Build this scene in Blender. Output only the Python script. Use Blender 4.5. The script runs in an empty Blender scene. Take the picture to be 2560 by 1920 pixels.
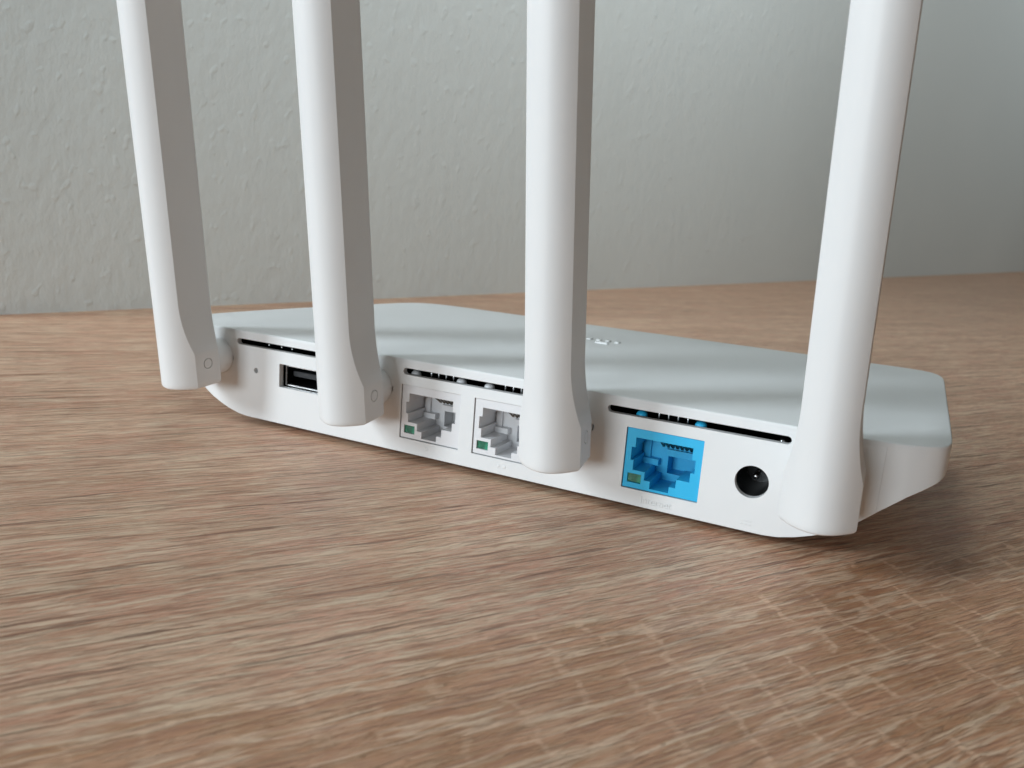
import bpy, bmesh, math
import numpy as np
from mathutils import Vector, Matrix

MM = 0.001
sc = bpy.context.scene
COL = sc.collection
ZO = 1.5                      # gap between case and table (rubber feet), mm

# ------------------------------------------------------------------ camera
def cam_axes(yaw, pitch, roll):
    cy, sy, cp, sp = math.cos(yaw), math.sin(yaw), math.cos(pitch), math.sin(pitch)
    f = Vector((sy*cp, cy*cp, -sp)); r = Vector((cy, -sy, 0)); d = f.cross(r)
    cr, sr = math.cos(roll), math.sin(roll)
    return cr*r + sr*d, -sr*r + cr*d, f
FPX = 2042.39
r_, d_, f_ = cam_axes(-0.446482, 0.209730, -0.0763395)
cam = bpy.data.cameras.new('camera')
cam_o = bpy.data.objects.new('camera', cam); COL.objects.link(cam_o)
m = Matrix((r_, -d_, -f_)).transposed().to_4x4()
m.translation = Vector((70.7713, -159.2057, 58.8338 + ZO)) * MM
cam_o.matrix_world = m
cam.sensor_fit = 'HORIZONTAL'; cam.sensor_width = 36.0
cam.lens = 36.0 * FPX / 2560.0
cam.clip_start = 0.005; cam.clip_end = 30.0
cam.dof.use_dof = True
cam.dof.focus_distance = 0.172
cam.dof.aperture_fstop = 36.0
sc.camera = cam_o

# ------------------------------------------------------------------ world and lamps
world = bpy.data.worlds.new('World'); sc.world = world
world.use_nodes = True
bg = world.node_tree.nodes['Background']
bg.inputs['Color'].default_value = (1.0, 0.90, 0.75, 1)
bg.inputs['Strength'].default_value = 0.062

def area(name, loc, target, sx, sy, power, color):
    l = bpy.data.lights.new(name, 'AREA'); l.shape = 'RECTANGLE'
    l.size = sx; l.size_y = sy; l.energy = power; l.color = color
    o = bpy.data.objects.new(name, l); COL.objects.link(o)
    o.location = loc
    o.rotation_euler = (Vector(target) - Vector(loc)).to_track_quat('-Z', 'Y').to_euler()
    return o
# window: daylight from the left of the picture
WA, WB_ = math.radians(47), math.radians(80)
area('window_light', (-1.5*math.cos(WA), -1.5*math.sin(WA), 0.64), (0, 0.02, 0.02), 0.36, 0.50, 18.5, (0.80, 0.92, 1.0))
# second window of the room, behind the camera
area('room_light', (-2.3*math.cos(WB_), -2.3*math.sin(WB_), 0.27), (0.0, 0.05, 0.03), 0.85, 0.40, 23.5, (0.84, 0.94, 1.0))
# two added fill lights, unseen, high up and turned to brighten the wall
wl = area('wall_fill', (0.28, 0.18, 0.95), (0.28-0.97, 0.18+0.24, 0.93), 0.5, 0.3, 10.5, (0.93, 0.99, 1.0))
wl.data.spread = math.radians(146)
wl = area('wall_fill', (1.30, 1.65, 1.20), (1.30-0.97, 1.65+0.24, 1.08), 2.4, 0.5, 7.5, (0.93, 0.99, 1.0))
wl.data.spread = math.radians(124)

sc.view_settings.view_transform = 'Standard'
sc.view_settings.look = 'None'
sc.view_settings.exposure = 0.0
sc.view_settings.gamma = 1.0
sc.view_settings.use_curve_mapping = False
sc.render.engine = 'CYCLES'
sc.cycles.max_bounces = 5; sc.cycles.diffuse_bounces = 3; sc.cycles.glossy_bounces = 3
sc.cycles.transmission_bounces = 2
sc.cycles.use_adaptive_sampling = True; sc.cycles.adaptive_threshold = 0.02
sc.cycles.use_denoising = True
sc.cycles.caustics_reflective = False; sc.cycles.caustics_refractive = False

# ------------------------------------------------------------------ node helpers
class NT:
    def __init__(s, name):
        s.m = bpy.data.materials.new(name); s.m.use_nodes = True
        s.t = s.m.node_tree; s.b = s.t.nodes['Principled BSDF']
    def n(s, typ, **kw):
        nd = s.t.nodes.new(typ)
        for k, v in kw.items(): setattr(nd, k, v)
        return nd
    def put(s, sock, v):
        if hasattr(v, 'is_linked') or hasattr(v, 'links'): s.t.links.new(v, sock)
        else:
            try: sock.default_value = v
            except Exception: sock.default_value = (*v, 1.0) if len(v) == 3 else v
    def math(s, op, a, b=0.0, c=0.0, clamp=False):
        nd = s.n('ShaderNodeMath', operation=op, use_clamp=clamp)
        for i, v in enumerate((a, b, c)): s.put(nd.inputs[i], v)
        return nd.outputs[0]
    def noise(s, vec, scale=1.0, detail=2.0, rough=0.5, dist=0.0, dim='3D'):
        nd = s.n('ShaderNodeTexNoise', noise_dimensions=dim)
        s.put(nd.inputs['Vector'], vec); nd.inputs['Scale'].default_value = scale
        nd.inputs['Detail'].default_value = detail; nd.inputs['Roughness'].default_value = rough
        nd.inputs['Distortion'].default_value = dist
        return nd.outputs[0]
    def ramp(s, fac, stops, interp='LINEAR'):
        nd = s.n('ShaderNodeValToRGB'); s.put(nd.inputs[0], fac); cr = nd.color_ramp
        cr.interpolation = interp
        while len(cr.elements) < len(stops): cr.elements.new(0.5)
        for e, (p, c) in zip(cr.elements, stops):
            e.position = p; e.color = (c, c, c, 1) if not hasattr(c, '__len__') else (*c, 1)
        return nd.outputs[0]
    def step(s, v, lo, hi):
        nd = s.n('ShaderNodeMapRange', interpolation_type='SMOOTHSTEP')
        s.put(nd.inputs[0], v); nd.inputs[1].default_value = lo; nd.inputs[2].default_value = hi
        return nd.outputs[0]
    def mix(s, fac, a, b, blend='MIX'):
        nd = s.n('ShaderNodeMix', data_type='RGBA', blend_type=blend)
        s.put(nd.inputs[0], fac); s.put(nd.inputs[6], a); s.put(nd.inputs[7], b)
        return nd.outputs[2]
    def sep(s, v):
        nd = s.n('ShaderNodeSeparateXYZ'); s.put(nd.inputs[0], v); return nd.outputs
    def comb(s, x, y, z=0.0):
        nd = s.n('ShaderNodeCombineXYZ')
        for i, v in enumerate((x, y, z)): s.put(nd.inputs[i], v)
        return nd.outputs[0]
    def bump(s, h, strength, dist, normal=None):
        nd = s.n('ShaderNodeBump'); s.put(nd.inputs['Height'], h)
        nd.inputs['Strength'].default_value = strength; nd.inputs['Distance'].default_value = dist
        if normal is not None: s.put(nd.inputs['Normal'], normal)
        return nd.outputs[0]
    def objmm(s, rot=0.0):
        tc = s.n('ShaderNodeTexCoord'); mp = s.n('ShaderNodeMapping')
        s.t.links.new(tc.outputs['Object'], mp.inputs[0])
        mp.inputs['Scale'].default_value = (1000, 1000, 1000)
        mp.inputs['Rotation'].default_value = (0, 0, rot)
        return mp.outputs[0]

def plastic(name, col, rough=0.42, spec=0.4, bevel=0.12, grain=0.012, sss=0.0, dust=False):
    k = NT(name); b = k.b
    v = k.objmm()
    n1 = k.noise(v, 0.02, 3, 0.6)
    cvar = k.mix(k.step(n1, 0.35, 0.65), tuple(c*0.975 for c in col), col)
    if dust:                                           # a few specks of dust
        vo = k.n('ShaderNodeTexVoronoi'); k.put(vo.inputs['Vector'], v); vo.inputs['Scale'].default_value = 1/11.0
        rnd = k.sep(vo.outputs['Color'])[0]
        sp = k.math('MULTIPLY', k.step(vo.outputs['Distance'], 0.020, 0.008), k.step(rnd, 0.45, 0.75))
        cvar = k.mix(k.math('MULTIPLY', sp, 0.6), cvar, (0.22, 0.20, 0.18))
    k.put(b.inputs['Base Color'], cvar)
    rr = k.math('MULTIPLY_ADD', n1, 0.12, rough - 0.06)
    k.put(b.inputs['Roughness'], rr)
    b.inputs['Specular IOR Level'].default_value = spec
    if sss: 
        b.inputs['Subsurface Weight'].default_value = sss
        b.inputs['Subsurface Radius'].default_value = (0.001, 0.001, 0.001)
        b.inputs['Subsurface Scale'].default_value = 0.5
    nrm = None
    if bevel:
        bv = k.n('ShaderNodeBevel'); bv.samples = 4; bv.inputs['Radius'].default_value = bevel*MM
        nrm = bv.outputs[0]
    if nrm is not None: k.put(b.inputs['Normal'], nrm)
    return k.m

M_WHITE = plastic('white_plastic', (0.80, 0.80, 0.795), 0.40, 0.38)
M_COVER = plastic('cover_plastic', (0.795, 0.795, 0.79), 0.50, 0.28, bevel=0, dust=True)
M_ANT = plastic('antenna_plastic', (0.80, 0.80, 0.795), 0.46, 0.32, dust=True)
M_PORTW = plastic('port_white', (0.77, 0.765, 0.775), 0.38, 0.4, 0.10)
M_PORTB = plastic('port_blue', (0.030, 0.49, 0.83), 0.40, 0.4, 0.10)
M_BLACK = plastic('black_plastic', (0.006, 0.006, 0.007), 0.30, 0.5, 0.05)
M_PCB = plastic('board_black', (0.004, 0.004, 0.005), 0.75, 0.12, 0)
M_GREY = plastic('grey_plastic', (0.10, 0.10, 0.11), 0.45, 0.4, 0.05)
M_DARK = plastic('dark_plastic', (0.022, 0.023, 0.026), 0.45, 0.4, 0.05)
M_RUBBER = plastic('rubber', (0.05, 0.05, 0.05), 0.8, 0.2, 0)
M_LOGO = plastic('logo_white', (0.9, 0.9, 0.9), 0.18, 0.6, 0)
def metal(name, col, rough):
    k = NT(name); k.b.inputs['Base Color'].default_value = (*col, 1)
    k.b.inputs['Metallic'].default_value = 1.0
    v = k.objmm(); k.put(k.b.inputs['Roughness'], k.math('MULTIPLY_ADD', k.noise(v, 1.5, 2), 0.15, rough))
    return k.m
M_STEEL = metal('steel', (0.72, 0.72, 0.72), 0.18)
M_CONTACT = metal('contact_metal', (0.16, 0.12, 0.08), 0.30)
def led():
    k = NT('led_green'); v = k.objmm()
    c = k.mix(k.step(k.noise(v, 0.55, 2), 0.35, 0.7), (0.008, 0.12, 0.065), (0.02, 0.30, 0.17))
    k.put(k.b.inputs['Base Color'], c); k.b.inputs['Roughness'].default_value = 0.12
    k.b.inputs['Specular IOR Level'].default_value = 0.6
    return k.m
M_LED = led()

# ------------------------------------------------------------------ wood laminate
GR = math.radians(55.0)
def wood():
    k = NT('wood_laminate'); b = k.b
    v = k.objmm(-GR)                                   # x runs along the grain
    g, c, _ = k.sep(v)
    wv = k.comb(k.math('MULTIPLY', g, 1/240.0), k.math('MULTIPLY', c, 1/80.0))
    warp = k.math('MULTIPLY_ADD', k.noise(wv, 1.0, 1, 0.5, 0, '2D'), 16.0, -8.0)
    wv2 = k.comb(k.math('MULTIPLY', g, 1/14.0), k.math('MULTIPLY', c, 1/5.0))
    warp2 = k.math('MULTIPLY_ADD', k.noise(wv2, 1.0, 2, 0.6, 0, '2D'), 1.1, -0.55)
    cw = k.math('ADD', k.math('ADD', c, warp), warp2)
    def st(lg, lc, detail=2.0, rough=0.5, off=0.0):
        return k.noise(k.comb(k.math('MULTIPLY_ADD', g, 1.0/lg, off*7.3), k.math('MULTIPLY_ADD', cw, 1.0/lc, off*3.1)), 1.0, detail, rough, 0.0, '2D')
    M = lambda a_, b_: k.math('MULTIPLY', a_, b_)
    broad = st(140, 14, 3, 0.6)
    mid = st(48, 3.0, 3, 0.62, 3.1)
    fib = st(14, 0.85, 4, 0.66, 7.7)
    fine = st(5.0, 0.40, 2, 0.65, 11.3)
    crack = st(44, 1.7, 3, 0.62, 17.9)
    pore = st(13, 0.50, 2, 0.6, 23.3)
    tint = st(30, 8, 2, 0.6, 31.0)
    # one darker growth band lies on the camera side of the board; its edge is ragged
    edge = k.math('ADD', c, k.math('MULTIPLY_ADD', st(22, 4.0, 3, 0.65, 43.0), 8.0, -4.0))
    zone = k.step(edge, -55.5, -58.5)
    # tone
    base = k.mix(k.step(broad, 0.36, 0.64), (0.628, 0.326, 0.195), (0.815, 0.497, 0.326))
    base = k.mix(M(k.step(tint, 0.46, 0.62), 0.55), base, (0.748, 0.359, 0.231))
    base = k.mix(M(k.step(mid, 0.53, 0.66), 0.52), base, (0.521, 0.244, 0.140))
    base = k.mix(M(k.step(mid, 0.47, 0.33), 0.55), base, (0.880, 0.639, 0.453))
    zcol = k.mix(k.step(st(18, 6.0, 3, 0.6, 51.0), 0.40, 0.60), (0.534, 0.257, 0.125), (0.654, 0.331, 0.185))
    ring = k.math('ABSOLUTE', k.math('SUBTRACT', st(75, 7.5, 4, 0.6, 57.0), 0.5))
    ringm = k.step(ring, 0.040, 0.010)
    zcol = k.mix(M(ringm, 0.92), zcol, (0.855, 0.582, 0.396))
    base = k.mix(M(zone, 0.88), base, zcol)
    fb_l = k.step(fib, 0.525, 0.575); fb_d = k.step(fib, 0.455, 0.40)
    fdim = k.math('MULTIPLY_ADD', zone, -0.55, 1.0)
    base = k.mix(M(M(fb_l, 0.46), fdim), base, (0.880, 0.708, 0.502))
    base = k.mix(M(fb_d, 0.66), base, (0.454, 0.212, 0.121))
    base = k.mix(M(M(k.step(fine, 0.52, 0.64), 0.26), fdim), base, (0.880, 0.730, 0.523))
    # pale cross marks inside that band
    cu = k.math('ADD', k.math('SUBTRACT', g, M(c, 0.16)), k.math('MULTIPLY_ADD', k.noise(k.comb(M(g, 1/14.0), M(c, 1/8.0)), 1.0, 3, 0.65, 0, '2D'), 7.0, -3.5))
    saw = k.math('ABSOLUTE', k.math('SUBTRACT', k.math('FRACT', M(cu, 1/8.6)), 0.5))
    line = k.step(saw, 0.095, 0.03)
    brk = k.step(k.noise(k.comb(M(g, 1/9.0), k.math('MULTIPLY_ADD', c, 1/9.0, 9.0)), 1.0, 2, 0.6, 0, '2D'), 0.40, 0.54)
    dab = k.step(fine, 0.38, 0.55)
    xm = M(M(line, zone), M(brk, k.math('MULTIPLY_ADD', dab, 0.7, 0.3)))
    base = k.mix(M(M(xm, 0.85), k.math('MULTIPLY_ADD', k.step(g, -70.0, 15.0), 0.65, 0.35)), base, (0.880, 0.570, 0.377))
    # dark pores and long checks
    crk = M(k.step(crack, 0.625, 0.69), k.math('MULTIPLY_ADD', zone, -0.75, 1.0))
    por = M(k.step(pore, 0.59, 0.65), 0.55)
    base = k.mix(M(crk, 0.72), base, (0.247, 0.105, 0.059))
    base = k.mix(por, base, (0.348, 0.159, 0.091))
    k.put(b.inputs['Base Color'], base)
    k.put(b.inputs['Roughness'], k.math('MULTIPLY_ADD', fib, 0.25, 0.26))
    b.inputs['Specular IOR Level'].default_value = 0.48
    h = k.math('ADD', M(fb_l, 0.35), k.math('ADD', M(fib, 0.9), M(fine, 0.35)))
    h = k.math('SUBTRACT', h, M(k.math('ADD', crk, por), 0.55))
    k.put(b.inputs['Normal'], k.bump(h, 0.9, 0.28*MM))
    return k.m

def wallpaint():
    k = NT('wall_paint'); b = k.b
    v = k.objmm()                                      # x along the wall, z up
    x, y, z = k.sep(v)
    # the roller stipple gets coarser along the wall
    gx = k.math('MULTIPLY_ADD', k.math('MAXIMUM', x, 0.0), 1/320.0, 1.0)
    lx_ = k.math('MULTIPLY', k.math('LOGARITHM', gx, math.e), 320.0)
    lz_ = k.math('DIVIDE', z, k.math('POWER', gx, 0.75))
    def nz(ax, az, d, r, off): return k.noise(k.comb(k.math('MULTIPLY_ADD', lx_, 1.0/ax, off), k.math('MULTIPLY_ADD', lz_, 1.0/az, off*.7)), 1.0, d, r, 0.0, '2D')
    h1 = nz(4.6, 8.5, 3, 0.55, 0.0)
    h3 = nz(22.0, 34.0, 2, 0.5, 80.0)
    blob = k.step(nz(4.2, 6.0, 1, 0.4, 120.0), 0.64, 0.80)
    h = k.math('ADD', k.math('MULTIPLY', h1, 1.0), k.math('ADD', k.math('MULTIPLY', h3, 0.8), k.math('MULTIPLY', blob, 0.40)))
    c = k.mix(k.step(nz(300, 300, 3, 0.6, 200.0), 0.35, 0.65), (0.660, 0.728, 0.735), (0.695, 0.763, 0.770))
    k.put(b.inputs['Base Color'], c)
    b.inputs['Roughness'].default_value = 0.75; b.inputs['Specular IOR Level'].default_value = 0.2
    k.put(b.inputs['Normal'], k.bump(h, 0.5, 0.95*MM))
    return k.m
M_WOOD = wood(); M_WALL = wallpaint()

# ------------------------------------------------------------------ mesh helpers (mm)
def link(name, bm, mat, parent=None, loc=(0, 0, 0), smooth=None, label=None):
    bmesh.ops.recalc_face_normals(bm, faces=bm.faces)
    me = bpy.data.meshes.new(name)
    bmesh.ops.scale(bm, vec=(MM,)*3, verts=bm.verts)
    bm.to_mesh(me); bm.free()
    return link_me(name, me, mat, parent, loc, smooth, label)
def link_me(name, me, mat, parent=None, loc=(0, 0, 0), smooth=None, label=None):
    if mat and not me.materials: me.materials.append(mat)
    if smooth is not None:
        me.polygons.foreach_set('use_smooth', [True]*len(me.polygons))
        me.set_sharp_from_angle(angle=math.radians(smooth))
    o = bpy.data.objects.new(name, me); COL.objects.link(o)
    o.location = Vector(loc)*MM
    if parent is not None: o.parent = parent
    if label: o['label'] = label
    return o
def box(bm, x0, x1, y0, y1, z0, z1):
    v = [bm.verts.new(p) for p in ((x0,y0,z0),(x1,y0,z0),(x1,y1,z0),(x0,y1,z0),(x0,y0,z1),(x1,y0,z1),(x1,y1,z1),(x0,y1,z1))]
    for f in ((0,3,2,1),(4,5,6,7),(0,1,5,4),(1,2,6,5),(2,3,7,6),(3,0,4,7)): bm.faces.new([v[i] for i in f])
    return v
def prism_y(bm, pts, y0, y1):
    a = [bm.verts.new((x, y0, z)) for x, z in pts]; b = [bm.verts.new((x, y1, z)) for x, z in pts]
    n = len(pts)
    bm.faces.new(a); bm.faces.new(b[::-1])
    for i in range(n): bm.faces.new((a[i], b[i], b[(i+1) % n], a[(i+1) % n]))
def circ(cx, cz, r, n=40): return [(cx+r*math.cos(2*math.pi*i/n), cz+r*math.sin(2*math.pi*i/n)) for i in range(n)]
def capsule(x0, x1, z, r, n=12):
    p = [(x1+r*math.cos(a), z+r*math.sin(a)) for a in np.linspace(-math.pi/2, math.pi/2, n)]
    return p + [(x0+r*math.cos(a), z+r*math.sin(a)) for a in np.linspace(math.pi/2, 3*math.pi/2, n)]
def rrect(x0, x1, z0, z1, r, n=4):
    p = []
    for cx, cz, a0 in ((x1-r, z1-r, 0), (x0+r, z1-r, 90), (x0+r, z0+r, 180), (x1-r, z0+r, 270)):
        p += [(cx+r*math.cos(math.radians(a)), cz+r*math.sin(math.radians(a))) for a in np.linspace(a0, a0+90, n)]
    return p
def lathe(bm, prof, axis='z', n=24, c=(0, 0, 0)):
    """prof: list of (radius, height) along the axis"""
    rings = []
    for r, h in prof:
        ring = []
        for i in range(n):
            a = 2*math.pi*i/n; p, q = r*math.cos(a), r*math.sin(a)
            co = (p, q, h) if axis == 'z' else ((p, h, q) if axis == 'y' else (h, p, q))
            ring.append(bm.verts.new(Vector(co)+Vector(c)))
        rings.append(ring)
    for A, B in zip(rings, rings[1:]):
        for i in range(n): bm.faces.new((A[i], A[(i+1) % n], B[(i+1) % n], B[i]))
    bm.faces.new(rings[0]); bm.faces.new(rings[-1])
def cut(o, cutbm):
    """boolean difference, result baked into the mesh of o"""
    bmesh.ops.recalc_face_normals(cutbm, faces=cutbm.faces)
    cme = bpy.data.meshes.new('cutter'); bmesh.ops.scale(cutbm, vec=(MM,)*3, verts=cutbm.verts)
    # work at a large scale for robustness
    cutbm.to_mesh(cme); cutbm.free()
    S = Matrix.Scale(1000, 4)
    cme.transform(S); o.data.transform(S)
    co = bpy.data.objects.new('cutter', cme); COL.objects.link(co)
    loc = o.location.copy(); par = o.parent; o.parent = None; o.location = (0, 0, 0)
    md = o.modifiers.new('b', 'BOOLEAN'); md.operation = 'DIFFERENCE'; md.solver = 'EXACT'; md.object = co
    bpy.context.view_layer.update()
    dg = bpy.context.evaluated_depsgraph_get()
    me = bpy.data.meshes.new_from_object(o.evaluated_get(dg))
    o.modifiers.clear(); old = o.data; me.name = old.name
    if not me.materials and old.materials: me.materials.append(old.materials[0])
    o.data = me; me.transform(Matrix.Scale(0.001, 4))
    o.location = loc; o.parent = par
    bpy.data.meshes.remove(old); bpy.data.objects.remove(co); bpy.data.meshes.remove(cme)
    me.polygons.foreach_set('use_smooth', [True]*len(me.polygons))
    me.set_sharp_from_angle(angle=math.radians(32))

# ------------------------------------------------------------------ setting: tabletop and wall
A = Vector((-277.6, 56.62)); B = Vector((325.7, 2456.6)); wd = (B-A).normalized(); wn = Vector((wd.y, -wd.x))
bm = bmesh.new()
e0 = A - wd*17; e1 = B + wd*900                        # table runs up to the wall
far = [e0 - wn*2, e1 - wn*2, Vector((2600, 3300)), Vector((2600, -700)), Vector((-700, -700)), Vector((-700, 35))]
top = [bm.verts.new((p.x, p.y, 0)) for p in far]; bot = [bm.verts.new((p.x, p.y, -28)) for p in far]
bm.faces.new(top); bm.faces.new(bot[::-1])
for i in range(len(far)): bm.faces.new((top[i], bot[i], bot[(i+1) % len(far)], top[(i+1) % len(far)]))
t = link('tabletop', bm, M_WOOD); t['kind'] = 'structure'
bm = bmesh.new(); L = (e1-e0).length
box(bm, 0, L, 0, 120, -400, 2400)
w = link('wall', bm, M_WALL); w['kind'] = 'structure'
w.rotation_euler = (0, 0, math.atan2(wd.y, wd.x)); w.location = Vector((e0.x, e0.y, 0))*MM

# ------------------------------------------------------------------ router
router = bpy.data.objects.new('wifi_router', None); COL.objects.link(router)
router.location = (0, 0, ZO*MM); router.empty_display_size = 0.02
router['label'] = 'white four-antenna wireless router seen from its port side on the wooden table'
router['category'] = 'router'

XC, DR, DL = -14.7, 66.0, 68.0
FP = np.array([(0, 0), (3, .28), (6.2, 1.08), (9.2, 2.15), (12.3, 3.55), (15, 5.25), (17.4, 7.3), (19.9, 9.6), (24, 12.9), (28.7, 15.9), (29.7, 16.8), (30.2, 17.7), (31, 18.5)])
def fz(x):
    d = x-XC; t = (d-DR) if d > 0 else (-d-DL)
    return float(np.interp(t, FP[:, 0], FP[:, 1])) if t > 0 else 0.0
def catmull(P, n=6):
    P = [np.array(p, float) for p in P]; out = []
    for i in range(len(P)-1):
        p0 = P[max(i-1, 0)]; p1, p2 = P[i], P[i+1]; p3 = P[min(i+2, len(P)-1)]
        for t in np.linspace(0, 1, n, endpoint=False):
            out.append(0.5*((2*p1)+(-p0+p2)*t+(2*p0-5*p1+4*p2-p3)*t*t+(-p0+3*p1-3*p2+p3)*t**3))
    out.append(P[-1]); return out
XPR, XPL = 70.8, -100.2
side = catmull([(XPR, 0), (73.4, .55), (75.9, 1.45), (78.5, 2.9), (80.3, 4.8), (81.2, 7.6), (81.5, 11.5), (81.6, 25), (81.6, 45), (81.6, 65),
    (81.6, 84), (81.3, 90.5), (80.0, 95.6), (77.2, 98.6), (72, 99.9), (62, 100), (40, 100), (0, 100), (-40, 100), (-70, 100), (-81.7, 99.6), (-89, 97.2), (-93.8, 92.2), (-96.6, 84),
    (-100.5, 68), (-104.6, 50.7), (-108.4, 32.7), (-110.6, 17), (-110.8, 11.5), (-110.2, 7.6), (-108.9, 4.8), (-106.6, 2.6), (-104, 1.1), (-102, .4), (XPL, 0)], 5)
rear = [np.array((x, 0.0)) for x in np.linspace(XPL, XPR, 40)][1:-1]
outline = side + rear
def inset(P, d):
    out = []
    n = len(P)
    for i in range(n):
        t = P[(i+1) % n]-P[i-1]; t = t/np.linalg.norm(t)
        out.append(P[i]+d*np.array((-t[1], t[0])))       # loop runs counter-clockwise: left is inside
    return out

# lower case: side wall with the underside that rises towards the sides
ZP = 21.945
bm = bmesh.new()
so = [bm.verts.new((p[0], p[1], ZP)) for p in side]
lo = [bm.verts.new((p[0], p[1], fz(p[0]))) for p in outline]
for i in range(len(side)-1): bm.faces.new((lo[i], lo[i+1], so[i+1], so[i]))
fb = bm.faces.new(lo[::-1])
bmesh.ops.triangulate(bm, faces=[fb])
shell = link('lower_case', bm, M_WHITE, router, smooth=40)

# top cover
bm = bmesh.new()
loops = []
for z, d in ((21.95, 0.0), (22.5, 0.0), (22.66, 0.05), (22.78, 0.16), (22.83, 0.34)):
    loops.append([bm.verts.new((p[0], p[1], z)) for p in (inset(outline, d) if d else outline)])
n = len(outline)
for a, b in zip(loops, loops[1:]):
    for i in range(n): bm.faces.new((a[i], a[(i+1) % n], b[(i+1) % n], b[i]))
bm.faces.new(loops[-1]); bm.faces.new(loops[0][::-1])
cover = link('top_cover', bm, M_COVER, router, smooth=40)

# logo strokes printed proud on the cover (seen upside down from the port side)
for (cx, cy, lx, ly) in ((-13.7, 68.7, 1.5, 2.3), (-10.8, 68.8, 1.5, 2.3), (-8.0, 68.9, 1.5, 2.3), (-5.0, 68.7, 1.5, 2.3), (-8.2, 63.8, 4.1, 1.4)):
    bm = bmesh.new(); prev = None
    for zz, ins in ((22.78, 0), (23.05, .02), (23.22, .16), (23.30, .42)):
        P = rrect(cx-lx/2+ins, cx+lx/2-ins, cy-ly/2+ins, cy+ly/2-ins, max(.45-ins, .05))
        cur = [bm.verts.new((x, y, zz)) for x, y in P]
        if prev:
            for i in range(len(P)): bm.faces.new((prev[i], prev[(i+1) % len(P)], cur[(i+1) % len(P)], cur[i]))
        prev = cur
    bm.faces.new(prev)
    link('logo_stroke', bm, M_LOGO, cover)

# rear panel with its openings
bm = bmesh.new()
xs = np.concatenate([np.linspace(XPL+.015, -82, 26), np.linspace(-60, 40, 5), np.linspace(51, XPR-.015, 26)])
prism_y(bm, [(x, fz(x)) for x in xs] + [(XPR-.015, ZP), (XPL+.015, ZP)], 0, 1.5)
panel = link('rear_panel', bm, M_WHITE, router)
PORTS = (('white', -34.15, M_PORTW), ('white', -14.3, M_PORTW), ('blue', 22.0, M_PORTB))
PW, PH, PZ = 16.0, 12.85, 3.68
ANT = ((-92.46, -5.0, -0.85, -6.15, -2.3), (-41.70, -5.0, -1.52, -6.07, 1.1), (9.59, -5.0, -1.58, -6.18, 5.4), (61.67, -5.0, -1.0, -6.14, 1.0))
HZ = 15.0
c = bmesh.new()
for x0, x1 in ((-85.5, -50.0), (-33.25, 2.3), (18.0, 53.55)): prism_y(c, capsule(x0, x1, 19.83, 0.80), -3, 6)
for _, x, _m in PORTS: prism_y(c, rrect(x-.20, x+PW+.07, PZ-.19, PZ+PH+.10, .18), -3, 6)
prism_y(c, rrect(-71.85, -57.4, 9.74, 15.8, .25), -3, 6)
prism_y(c, circ(-79.7, 12.8, .72, 20), -3, 6)
prism_y(c, circ(48.1, 10.25, 3.28, 48), -3, 6)
for xa, *_ in ANT[:3]: prism_y(c, rrect(xa+4.50, xa+4.90, HZ-.65, HZ+.65, .12), -3, 6)
cut(panel, c)

# lettering and marks raised on the panel
def raised_text(s, x0, x1, z, parent):
    cu = bpy.data.curves.new('lettering', 'FONT'); cu.body = s; cu.size = 1.0; cu.extrude = 0.02
    o = bpy.data.objects.new('lettering', cu); COL.objects.link(o)
    bpy.context.view_layer.update()
    me = bpy.data.meshes.new_from_object(o.evaluated_get(bpy.context.evaluated_depsgraph_get()))
    bpy.data.objects.remove(o)
    co = np.empty(len(me.vertices)*3); me.vertices.foreach_get('co', co); co = co.reshape(-1, 3)
    s_ = (x1-x0)/(co[:, 0].max()-co[:, 0].min())
    v = np.c_[(co[:, 0]-co[:, 0].min())*s_+x0, np.where(co[:, 2] > 0, -0.06, 0.05), co[:, 1]*s_+z]*MM
    me.vertices.foreach_set('co', v.ravel()); me.update()
    me.materials.clear()
    return link_me('lettering', me, M_WHITE, parent)
raised_text('Internet', 26.4, 33.0, 0.95, panel)
def dot(x, z, r):
    bm = bmesh.new(); lathe(bm, ((r, .05), (r, -.02), (r*.7, -.06), (r*.2, -.07)), 'y', 16, (x, 0, z)); return link('port_dot', bm, M_WHITE, panel, smooth=50)
dot(-26.6, 2.0, .42); dot(-7.3, 1.95, .42); dot(-5.85, 1.95, .42)
for x0, x1, z in ((46.9, 49.1, 2.2), (46.9, 47.45, 1.5), (47.75, 48.25, 1.5), (48.55, 49.1, 1.5)):
    bm = bmesh.new(); box(bm, x0, x1, -.055, .05, z-.13, z+.13); link('power_mark', bm, M_WHITE, panel)

# inside: board, and an added black baffle that blocks white reflections
bm = bmesh.new(); box(bm, -97, 68, 2.2, 40, 16.9, 17.9); board = link('circuit_board', bm, M_PCB, router)
bm = bmesh.new()
box(bm, -98, 69, 1.56, 22, 21.3, 21.6); box(bm, -98, 69, 20, 20.6, 2.0, 21.2)
link('light_baffle', bm, M_PCB, router)
bm = bmesh.new(); box(bm, -88, 62, 1.54, 3.2, 17.0, 18.0); link('board_edge', bm, M_BLACK, board)

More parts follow.
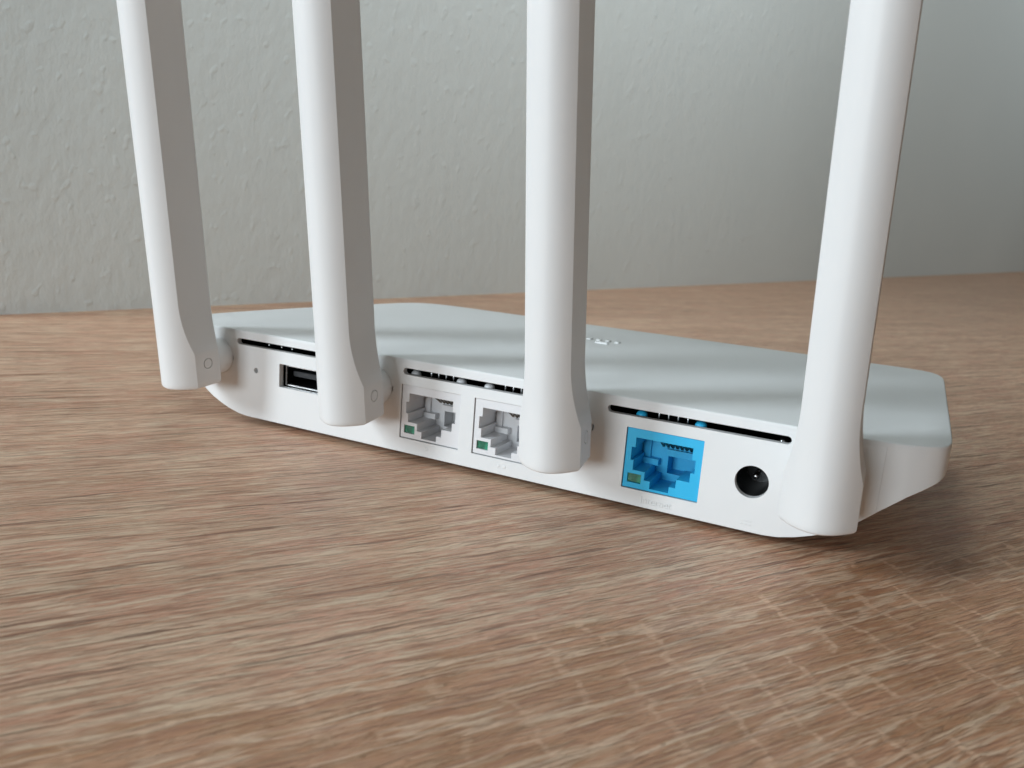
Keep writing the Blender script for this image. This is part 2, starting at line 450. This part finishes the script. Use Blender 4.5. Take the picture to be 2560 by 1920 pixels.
# network ports
def port(kind, x, mat, n):
    root = bmesh.new(); box(root, 0, PW, 0.28, 15.5, 0, PH)
    lab = 'sky-blue Internet network port' if kind == 'blue' else 'white network port'
    p = link('network_port', root, mat, router, (x, 0, PZ), label=lab)
    U = lambda u: u*PW
    V = lambda v: (1-v)*PH
    poly = [(.122, .148), (.122, .315), (.074, .315), (.074, .535), (.116, .535), (.116, .697), (.282, .697), (.282, .838), (.364, .838), (.364, .962),
            (.618, .962), (.618, .858), (.702, .858), (.702, .712), (.872, .712), (.872, .555), (.922, .555), (.922, .340), (.872, .340), (.872, .148)]
    c = bmesh.new(); prism_y(c, [(U(u), V(v)) for u, v in poly], -2, 8.6); cut(p, c)
    c = bmesh.new(); prism_y(c, [(U(u), V(v)) for u, v in ((.44, .52), (.44, .838), (.70, .838), (.80, .712), (.80, .52))], 7.9, 12.5); cut(p, c)
    c = bmesh.new(); box(c, U(.055), U(.240), -2, 3.0, V(.912), V(.758)); cut(p, c)
    bm = bmesh.new(); box(bm, U(.055)+.08, U(.240)-.08, .62, 3.2, V(.912)+.08, V(.758)-.08)
    link('led_window', bm, M_LED, p)
    # inner ledge and side rib
    bm = bmesh.new(); box(bm, U(.116)-.1, U(.335), 6.9, 8.9, V(.697)-.1, V(.60)); link('inner_ledge', bm, mat, p)
    bm = bmesh.new(); box(bm, U(.116)-.1, U(.20), 8.0, 8.9, V(.60), V(.148)+.1); link('inner_rib', bm, mat, p)
    bm = bmesh.new(); box(bm, U(.42), U(.86), 7.7, 8.8, V(.52), V(.405)); link('inner_lip', bm, mat, p)
    # eight spring contacts
    bm0 = bmesh.new()
    for (y, z), (y2, z2) in (((4.0, V(.160)), (8.75, V(.395))),):
        box(bm0, 0, .46, 0, 1, 0, .3)
        for v in bm0.verts:
            tt = v.co.y; v.co.y = y+(y2-y)*tt; v.co.z = z+(z2-z)*tt-.15+v.co.z
    bmesh.ops.scale(bm0, vec=(MM,)*3, verts=bm0.verts); bmesh.ops.recalc_face_normals(bm0, faces=bm0.faces)
    me = bpy.data.meshes.new('contact'); bm0.to_mesh(me); bm0.free()
    for i in range(8): link_me('contact', me, M_CONTACT, p, (U(.345)+1.02*i, 0, 0))
    # plastic pegs and solder pins that come up through the board
    for xx in (1.75, 14.25):
        bm = bmesh.new(); r = 1.22
        lathe(bm, [(r, 12.6), (r, 15.2)]+[(r*math.cos(a), 15.2+.95*math.sin(a)) for a in np.linspace(.25, 1.35, 6)], 'z', 24, (xx, 3.2, 0))
        link('locating_peg', bm, mat, p, smooth=50)
    bm = bmesh.new(); lathe(bm, ((.20, 13.9), (.22, 15.4), (.14, 16.0)), 'z', 10)
    lathe(bm, ((.42, 14.1), (.30, 14.42), (.19, 14.62)), 'z', 10)
    bmesh.ops.scale(bm, vec=(MM,)*3, verts=bm.verts); bmesh.ops.recalc_face_normals(bm, faces=bm.faces)
    me = bpy.data.meshes.new('solder_pin'); bm.to_mesh(me); bm.free()
    for i in range(4): link_me('solder_pin', me, M_STEEL, p, (5.0+2.04*i, 4.8, 0), smooth=50)
    return p
for i, (k_, x, mat) in enumerate(PORTS): port(k_, x, mat, i)
# solder points seen through the left slot
bm = bmesh.new(); lathe(bm, ((.2, 17.8), (.32, 18.5), (.36, 18.85), (.2, 19.15)), 'z', 10)
bmesh.ops.scale(bm, vec=(MM,)*3, verts=bm.verts); bmesh.ops.recalc_face_normals(bm, faces=bm.faces)
me = bpy.data.meshes.new('solder_pin'); bm.to_mesh(me); bm.free()
for x in (-80.7, -76.35, -72.9): link_me('solder_pin', me, M_STEEL, board, (x, 6.0, 0), smooth=50)
bm = bmesh.new(); lathe(bm, ((.2, 17.8), (.9, 18.0), (.8, 18.5), (.3, 18.8)), 'z', 14, (52.1, 6.5, 0)); link('solder_blob', bm, M_STEEL, board, smooth=50)

# usb socket
bm = bmesh.new(); box(bm, -71.2, -57.9, 1.75, 14, 10.05, 15.45)
usb = link('usb_socket', bm, M_STEEL, router)
c = bmesh.new(); box(c, -70.9, -58.2, 0, 13, 10.35, 15.15); cut(usb, c)
bm = bmesh.new(); box(bm, -69.9, -59.2, 3.2, 12.9, 12.45, 13.75); link('tongue', bm, M_DARK, usb)
bm = bmesh.new(); box(bm, -70.88, -58.22, 11.8, 12.98, 10.37, 15.13)
box(bm, -70.89, -70.84, 2.0, 12.9, 10.37, 15.13); box(bm, -70.8, -58.3, 2.0, 12.9, 10.352, 10.40); box(bm, -70.8, -58.3, 2.0, 12.9, 15.10, 15.148)
link('socket_liner', bm, M_BLACK, usb)
bm = bmesh.new(); box(bm, -72.6, -56.6, 2.6, 3.0, 9.0, 16.6)
sp = link('socket_gasket', bm, M_BLACK, usb)
c = bmesh.new(); box(c, -71.25, -57.85, 0, 6, 10.0, 15.5); cut(sp, c)

# reset button
bm = bmesh.new(); lathe(bm, ((1.0, 2.6), (1.0, 1.25), (.95, 1.15)), 'y', 20, (-79.7, 0, 12.8)); link('reset_button', bm, M_WHITE, router, smooth=40)

# power jack
bm = bmesh.new(); lathe(bm, ((4.2, 13), (4.2, 1.56)), 'y', 48, (48.1, 0, 10.25)); jack = link('power_jack', bm, M_BLACK, router, smooth=40)
c = bmesh.new(); prism_y(c, circ(48.1, 10.25, 3.2, 48), 0, 12); cut(jack, c)
bm = bmesh.new(); lathe(bm, [(.62, 11.9), (.62, 4.9)]+[(.62*math.cos(a), 4.9-.62*math.sin(a)) for a in (.4, .8, 1.2, 1.45)], 'y', 20, (48.1, 0, 10.25))
link('centre_pin', bm, M_STEEL, jack, smooth=50)
bm = bmesh.new(); box(bm, 48.1+2.3, 48.1+3.3, 5.0, 11.5, 9.6, 10.9); link('spring_contact', bm, M_GREY, jack)

# feet
for x, y in ((-80, 12), (48, 12), (-72, 88), (52, 88)):
    bm = bmesh.new(); lathe(bm, ((5.0, -ZO), (5.0, -.6), (4.6, .1)), 'z', 24, (x, y, 0)); link('rubber_foot', bm, M_RUBBER, router, smooth=40)

# ------------------------------------------------------------------ antennas
WU, WB = 4.70, 6.5
FRONT, KQ, KL = -12.14, 0.0905, 0.035
def fy(x): return FRONT + KQ*x*x + KL*abs(x)
def ant_mesh():
    bm = bmesh.new()
    lv = [(9.55, 'in', .75), (9.62, 'in', .42), (9.85, 'in', .14), (10.2, 'in', 0)]
    zs = [11, 13, 15, 17, 18.3]
    zf = list(np.linspace(18.6, 31.5, 15))
    zu = [36, 60, 100, 140, 172, 174]
    levels = [(z, WB, i) for z, _, i in lv]+[(z, WB, 0) for z in zs]
    for z in zf:
        t = (31.5-z)/(31.5-18.6); levels.append((z, WU+(WB-WU)*t**1.9, 0))
    levels += [(z, WU, 0 if z < 173 else .6) for z in zu]
    N = 20; rings = []
    for z, h, ins in levels:
        t = min(max((h-WU)/(WB-WU), 0), 1)
        hh = h-ins; yr = -0.45*t - ins*.6
        ring = [(hh-.5, yr), (hh-.15, yr-.12), (hh, yr-.45)]
        xsx = np.linspace(hh, -hh, N+1)
        ring += [(x, fy(x)+ins*.9) for x in xsx]
        ring += [(-hh, yr-.45), (-hh+.15, yr-.12), (-hh+.5, yr)]
        rings.append([bm.verts.new((x, y, z-11.0)) for x, y in ring])
    for a, b in zip(rings, rings[1:]):
        n = len(a)
        for i in range(n): bm.faces.new((a[i], a[(i+1) % n], b[(i+1) % n], b[i]))
    bm.faces.new(rings[0]); bm.faces.new(rings[-1])
    return bm
def ring_cut():
    c = bmesh.new()
    for s in (1, -1):
        n = 28; R0, R1 = 1.18, 1.36; x0, x1 = s*(WB-.35), s*(WB+1)
        L = []
        for R, x in ((R0, x0), (R1, x0), (R1, x1), (R0, x1)):
            L.append([c.verts.new((x, -4.3+R*math.cos(2*math.pi*i/n), 4.5+R*math.sin(2*math.pi*i/n))) for i in range(n)])
        for k in range(4):
            a, b = L[k], L[(k+1) % 4]
            for i in range(n): c.faces.new((a[i], a[(i+1) % n], b[(i+1) % n], b[i]))
    return c
labels = ('antenna furthest left, standing past the reset hole', 'antenna between the USB socket and the left white port', 'antenna covering the right edge of the second white port', 'antenna furthest right, next to the power jack')
first = None
for i, (xa, ya, lx, ly, tw) in enumerate(ANT):
    if first is None:
        a = link('antenna', ant_mesh(), M_ANT, router); cut(a, ring_cut()); first = a
        a.data.set_sharp_from_angle(angle=math.radians(24))
    else:
        a = first.copy(); COL.objects.link(a)
    a['label'] = 'white flat-sided '+labels[i]
    zax = Vector((math.tan(math.radians(lx)), math.tan(math.radians(ly)), 1)).normalized()
    q = Vector((0, 0, 1)).rotation_difference(zax)
    a.rotation_mode = 'QUATERNION'
    a.rotation_quaternion = q @ Matrix.Rotation(math.radians(tw), 3, 'Z').to_quaternion()
    a.location = Vector((xa, ya, 11.0))*MM
    # hinge drum between antenna and panel
    if i == 0:
        bm = bmesh.new()
        lathe(bm, ((4.55, .3), (4.62, -.05), (4.62, -.3), (4.68, -1.6), (4.85, -3.2), (4.9, -4.4), (4.7, -5.4), (4.0, -6.2)), 'y', 48)
        hinge = link('antenna_hinge', bm, M_ANT, router, (xa, 0, HZ), smooth=45)
    else:
        h = hinge.copy(); COL.objects.link(h); h.location = Vector((xa, 0, HZ))*MM
